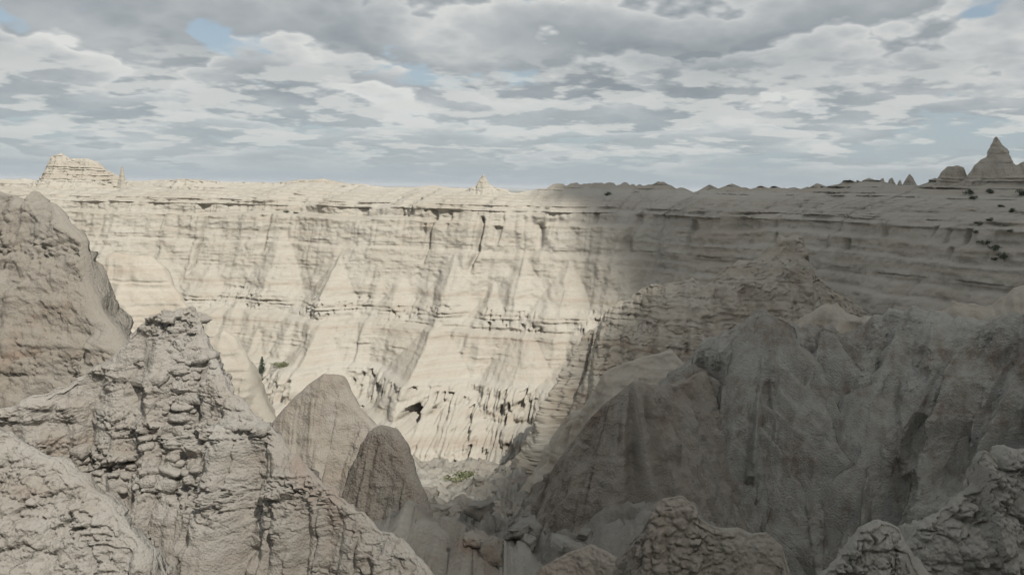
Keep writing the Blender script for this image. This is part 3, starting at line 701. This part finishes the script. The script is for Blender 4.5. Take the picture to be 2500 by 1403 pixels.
# ------------------------------------------------------------------ cloud that shades the right and the foreground
def cloud_mesh():
    Hc = 1000.0
    n = 200
    qx = np.linspace(-170, 420, n); qy = np.linspace(-160, 420, n)
    QX, QY = np.meshgrid(qx, qy)
    b = np.interp(QY, [-160, 0, 60, 100, 130, 167, 198, 228, 262, 300, 420], [-6, -4, -4, 6, 17, 28, 42, 32, 13, 5, 2])
    wv = 10 * fbm(QX / 28, QY / 28, 0.2, 4)
    tau = 3.8 * sstep(QX - b + wv, -9, 11) + 0.5 * sstep(96 - QY + wv, -14, 16) * (1 - sstep(QX - b, -9, 11))
    tau *= 0.85 + 0.3 * fbm(QX / 50, QY / 50, 1.2, 3)
    edge = sstep(QX, -165, -110) * (1 - sstep(QX, 300, 410)) * sstep(QY, -155, -80) * (1 - sstep(QY, 330, 410))
    tau = np.clip(tau * edge, 0, None)
    th = tau / 0.16 * SUN.z
    X = QX + SUN.x / SUN.z * (Hc + 20); Y = QY + SUN.y / SUN.z * (Hc + 20)
    up = Hc + th * 0.75 + 0.02; dn = Hc - th * 0.25 - 0.02
    top = np.stack([X, Y, up], -1).reshape(-1, 3); bot = np.stack([X, Y, dn], -1).reshape(-1, 3)
    idx = np.arange(n * n).reshape(n, n)
    f = np.stack([idx[:-1, :-1], idx[:-1, 1:], idx[1:, 1:], idx[1:, :-1]], -1).reshape(-1, 4)
    fb = f[:, ::-1] + n * n
    rim = np.concatenate([idx[0, :-1], idx[:-1, -1], idx[-1, :0:-1], idx[:0:-1, 0]])
    r2 = np.roll(rim, -1)
    fs = np.stack([rim, rim + n * n, r2 + n * n, r2], -1)
    me = bpy.data.meshes.new('cloud')
    me.from_pydata(np.concatenate([top, bot]).tolist(), [], np.concatenate([f, fb, fs]).tolist())
    me.update()
    return me
M_CLOUD = bpy.data.materials.new('cloud_vapour')
M_CLOUD.use_nodes = True
t = NT(M_CLOUD.node_tree)
pv = t.n('ShaderNodeVolumePrincipled')
pv.inputs['Density'].default_value = 0.16
pv.inputs['Color'].default_value = (0.95, 0.95, 0.95, 1)
o_ = t.n('ShaderNodeOutputMaterial'); t.put(o_.inputs['Volume'], pv.outputs[0])
cm = cloud_mesh(); cm.materials.append(M_CLOUD)
link('cloud', cm, kind='structure')

# ------------------------------------------------------------------ white knolls on the rim terraces
for i, (cr, lb) in enumerate([([(880, 506, 290), (930, 486, 290), (960, 478, 290), (1000, 480, 290), (1020, 503, 290)], 'low white knoll on the rim left of the centre spire'),
                              ([(1280, 502, 280), (1320, 486, 280), (1345, 481, 280), (1380, 479, 280), (1398, 502, 280)], 'low white knoll on the rim right of the centre spire'),
                              ([(1480, 503, 276), (1520, 480, 276), (1556, 462, 276), (1570, 480, 276), (1600, 503, 276)], 'grey stepped knoll on the rim at the shadow edge')]):
    sky_form(cr, -9, lb, 60 + i, 'rock_knoll', 'knoll', 220, 80, slope=48, strata=0.8, cap=0.6, gully=((0.5, 5, 3), (0.3, 1.8, 2)))

# ------------------------------------------------------------------ stones lying in the ledges of the left slope
def surf(P, prj, px, py, rad=9.0):
    d2 = (prj[..., 0] - px) ** 2 + (prj[..., 1] - py) ** 2
    near = d2 < rad * rad
    if not near.any():
        i = np.unravel_index(np.argmin(d2), d2.shape)
        return P[i]
    yy = np.where(near, P[..., 1], 1e9)
    ymin = yy.min()
    near &= P[..., 1] < ymin + 0.6 + 0.01 * ymin
    i = np.unravel_index(np.argmin(np.where(near, d2, 1e9)), d2.shape)
    return P[i]

def icosphere(sub):
    import bmesh
    bm = bmesh.new()
    bmesh.ops.create_icosphere(bm, subdivisions=sub, radius=1.0)
    v = np.array([t.co[:] for t in bm.verts]); f = [[q.index for q in t.verts] for t in bm.faces]
    bm.free()
    return v, f

rs = np.random.default_rng(5)
def stone_mesh(name, mat, sub=2, power=0.62, rough=0.16, seed=0):
    v, f = icosphere(sub)
    v = np.sign(v) * np.abs(v) ** power
    n = fbm(v[:, 0] * 1.3 + seed * 5, v[:, 1] * 1.3, v[:, 2] * 1.3, 3)
    v = v * (1 + rough * n)[:, None]
    me = bpy.data.meshes.new(name)
    me.from_pydata(v.tolist(), [], f)
    me.polygons.foreach_set('use_smooth', np.ones(len(f), bool))
    me.materials.append(mat)
    me.update()
    return me
stone_meshes = [stone_mesh('stone', M_NEAR, 2, 0.38 + 0.03 * i, 0.35, i) for i in range(7)]
prj2 = project(L2)
rows = [(385, 482, 757, 790, 16), (335, 545, 868, 935, 26), (395, 540, 965, 1025, 18), (150, 330, 1100, 1200, 26), (300, 505, 1060, 1190, 24), (420, 640, 1020, 1060, 12)]
base_o = np.array(left_slope.location)
for (x0, x1, y0, y1, cnt) in rows:
    for i in range(cnt):
        ppx, ppy = rs.uniform(x0, x1), rs.uniform(y0, y1)
        p = surf(L2, prj2, ppx, ppy)
        sz = rs.choice([0.08, 0.11, 0.15, 0.2, 0.26], p=[.25, .3, .25, .13, .07])
        o = link('stone', stone_meshes[rs.integers(7)], left_slope)
        o.location = (p - base_o) + np.array([0, 0.45 * sz, 0])
        o.scale = (sz * rs.uniform(0.9, 1.7), sz * rs.uniform(0.8, 1.2), sz * rs.uniform(0.45, 0.75))
        o.rotation_euler = (rs.uniform(-.2, .2), rs.uniform(-.2, .2), rs.uniform(-.5, .5))

# ------------------------------------------------------------------ boulders in the wash
floorP = np.stack([FX, FY, fz], -1)
prjF = project(floorP); prjF[floorP[..., 1] < 20] = -9999
bould = [stone_mesh('boulder', M_FLOOR, 3, 0.5, 0.5, 20 + i) for i in range(5)]
for i in range(22):
    ppx, ppy = rs.uniform(1040, 1440), rs.uniform(1140, 1390)
    p = surf(floorP, prjF, ppx, ppy, 12)
    sz = rs.choice([0.3, 0.5, 0.7, 1.0], p=[.35, .35, .2, .1])
    o = link('boulder', bould[rs.integers(5)], None, 'eroded grey boulder lying in the shaded wash', 'boulder', 'boulders in the wash')
    o.location = p + np.array([0, 0, 0.1 * sz])
    o.scale = (sz * rs.uniform(0.9, 1.5), sz * rs.uniform(0.8, 1.3), sz * rs.uniform(0.6, 1.1))
    o.rotation_euler = (rs.uniform(-.3, .3), rs.uniform(-.3, .3), rs.uniform(0, 6))

# ------------------------------------------------------------------ plants
def leaf_mat(name, c1, c2):
    mt = bpy.data.materials.new(name); mt.use_nodes = True
    t = NT(mt.node_tree)
    pos = t.n('ShaderNodeNewGeometry').outputs['Position']
    col = t.ramp(t.noise(pos, 2.5, 3), [(0.3, c1), (0.7, c2)])
    b = t.n('ShaderNodeBsdfPrincipled'); b.inputs['Roughness'].default_value = 0.8
    t.put(b.inputs['Base Color'], col)
    o = t.n('ShaderNodeOutputMaterial'); t.put(o.inputs[0], b.outputs[0])
    return mt
M_PINE = leaf_mat('pine_needles', (0.035, 0.055, 0.03), (0.06, 0.085, 0.045))
M_SHRUB = leaf_mat('juniper_leaves', (0.04, 0.055, 0.032), (0.07, 0.085, 0.05))
M_SAGE = leaf_mat('olive_leaves', (0.11, 0.13, 0.06), (0.17, 0.17, 0.09))
M_BARK = leaf_mat('bark', (0.10, 0.08, 0.06), (0.14, 0.11, 0.085))

def leaf_cloud(name, pts, size, mat, seed):
    r = np.random.default_rng(seed)
    n = len(pts)
    a = r.normal(size=(n, 3)); a /= np.linalg.norm(a, axis=1, keepdims=True)
    b = np.cross(a, r.normal(size=(n, 3))); b /= np.linalg.norm(b, axis=1, keepdims=True)
    sz = size * r.uniform(0.6, 1.4, (n, 1))
    v = np.stack([pts - a * sz, pts + b * sz * 0.5, pts + a * sz, pts - b * sz * 0.5], 1).reshape(-1, 3)
    f = np.arange(n * 4).reshape(n, 4)
    me = bpy.data.meshes.new(name); me.from_pydata(v.tolist(), [], f.tolist()); me.materials.append(mat); me.update()
    return me

def taper(name, pts, rad, mat, n=7):
    v, f = [], []
    for i, (p, r) in enumerate(zip(pts, rad)):
        for k in range(n):
            an = 2 * math.pi * k / n
            v.append((p[0] + r * math.cos(an), p[1] + r * math.sin(an), p[2]))
        if i:
            for k in range(n):
                f.append(((i - 1) * n + k, (i - 1) * n + (k + 1) % n, i * n + (k + 1) % n, i * n + k))
    me = bpy.data.meshes.new(name); me.from_pydata(v, [], f); me.materials.append(mat); me.update()
    return me

prjW = project(wallP)
def shrub_at(p, rad, label, mat, seed, flat=0.7, group=None):
    e = link('shrub', None, None, label, 'shrub', group)
    e.location = p
    r = np.random.default_rng(seed)
    lob = r.normal(size=(7, 3)) * [0.55, 0.5, 0.28] + [0, 0, 0.5]
    pts = (lob[r.integers(0, 7, 420)] + r.normal(size=(420, 3)) * [0.26, 0.26, 0.2]) * [rad, rad, rad * flat]
    pts[:, 2] = np.abs(pts[:, 2])
    link('crown', leaf_cloud('crown', pts, rad * 0.13, mat, seed), e)
    link('stem', taper('stem', [(0, 0, -0.4 * rad), (0.05 * rad, 0, 0.2 * rad), (0.1 * rad, 0.05 * rad, 0.5 * rad * flat)], [0.08 * rad, 0.06 * rad, 0.03 * rad], M_BARK), e)
    return e

p = surf(wallP, prjW, 640, 912, 7)
pine = link('pine_tree', None, None, 'lone dark green pine tree at the foot of the sunlit wall', 'tree')
pine.location = p - np.array([0, 0, 0.2])
r = np.random.default_rng(3)
pts = []
for zl in np.linspace(0.7, 5.0, 15):
    rad = 1.55 * (1 - (zl - 0.5) / 4.8) ** 0.8 * r.uniform(0.75, 1.15)
    for k in range(9):
        an = r.uniform(0, 6.28); ln = rad * r.uniform(0.6, 1.15)
        for q in np.linspace(0.15, 1, 9):
            pts.append((math.cos(an) * ln * q, math.sin(an) * ln * q, zl - 0.25 * q * ln + r.normal() * 0.06))
pts = np.array(pts) + r.normal(size=(len(pts), 3)) * 0.05
link('crown', leaf_cloud('crown', pts, 0.16, M_PINE, 3), pine)
link('trunk', taper('trunk', [(0, 0, -0.3), (0, 0, 1.5), (0.03, 0, 3.5), (0.02, 0, 5.1)], [0.16, 0.12, 0.07, 0.02], M_BARK), pine)
shrub_at(surf(wallP, prjW, 690, 893, 7), 2.3, 'flat sage green bush beside the lone pine', M_SAGE, 11, 0.35)
shrub_at(surf(floorP, prjF, 1125, 1168, 12), 2.2, 'low olive green shrub in the bottom of the wash', M_SAGE, 12, 0.5)
big = {(2453, 623): 'largest dark shrub lowest on the shaded right slope', (2399, 590): 'round dark shrub left of the largest on the right slope', (2427, 604): 'middle dark shrub of the lower cluster on the right slope', (2488, 470): 'dark shrub below the tall peak at the right edge',
       (2367, 469): 'leftmost dark shrub just below the rounded dome', (2415, 466): 'dark shrub just below the tall pointed peak'}
for i, (ppx, ppy, rp) in enumerate([(2367, 469, 10), (2380, 482, 8), (2415, 466, 10), (2488, 470, 13), (2417, 533, 7), (2386, 545, 7), (2384, 563, 7), (2399, 590, 11), (2427, 604, 11), (2453, 623, 14), (2467, 562, 6), (2427, 632, 7), (2443, 502, 6), (2471, 512, 9)]):
    p = surf(wallP, prjW, ppx, ppy + rp * 0.6, 7)
    shrub_at(p, rp * p[1] / FPX * 1.1, big.get((ppx, ppy), 'small dark green shrub scattered on the shaded right slope'), M_SHRUB, 30 + i, 0.8, 'shrubs on the right slope')
for i, (ppx, ppy, rp, lb) in enumerate([(700, 514, 7, 'left of two dark shrubs on the sunlit rim ledge'), (722, 514, 6, 'right of two dark shrubs on the sunlit rim ledge'), (1480, 470, 8, 'dark shrub on the shaded skyline right of the centre spire')]):
    p = surf(wallP, prjW, ppx, ppy + 3, 7)
    shrub_at(p, rp * p[1] / FPX, lb, M_SHRUB, 50 + i, 0.7)

# ------------------------------------------------------------------ thin haze
hz = bpy.data.meshes.new('haze')
B, z0, z1 = 64000.0, -140.0, 45.0
hz.from_pydata([(-B, -B, z0), (B, -B, z0), (B, B, z0), (-B, B, z0), (-B, -B, z1), (B, -B, z1), (B, B, z1), (-B, B, z1)], [], [(0, 3, 2, 1), (4, 5, 6, 7), (0, 1, 5, 4), (1, 2, 6, 5), (2, 3, 7, 6), (3, 0, 4, 7)])
M_HAZE = bpy.data.materials.new('air'); M_HAZE.use_nodes = True
t = NT(M_HAZE.node_tree)
pv = t.n('ShaderNodeVolumePrincipled')
pv.inputs['Density'].default_value = 0.00007
pv.inputs['Color'].default_value = (0.86, 0.92, 1.0, 1)
o_ = t.n('ShaderNodeOutputMaterial'); t.put(o_.inputs['Volume'], pv.outputs[0])
hz.materials.append(M_HAZE)
link('haze', hz, kind='stuff')
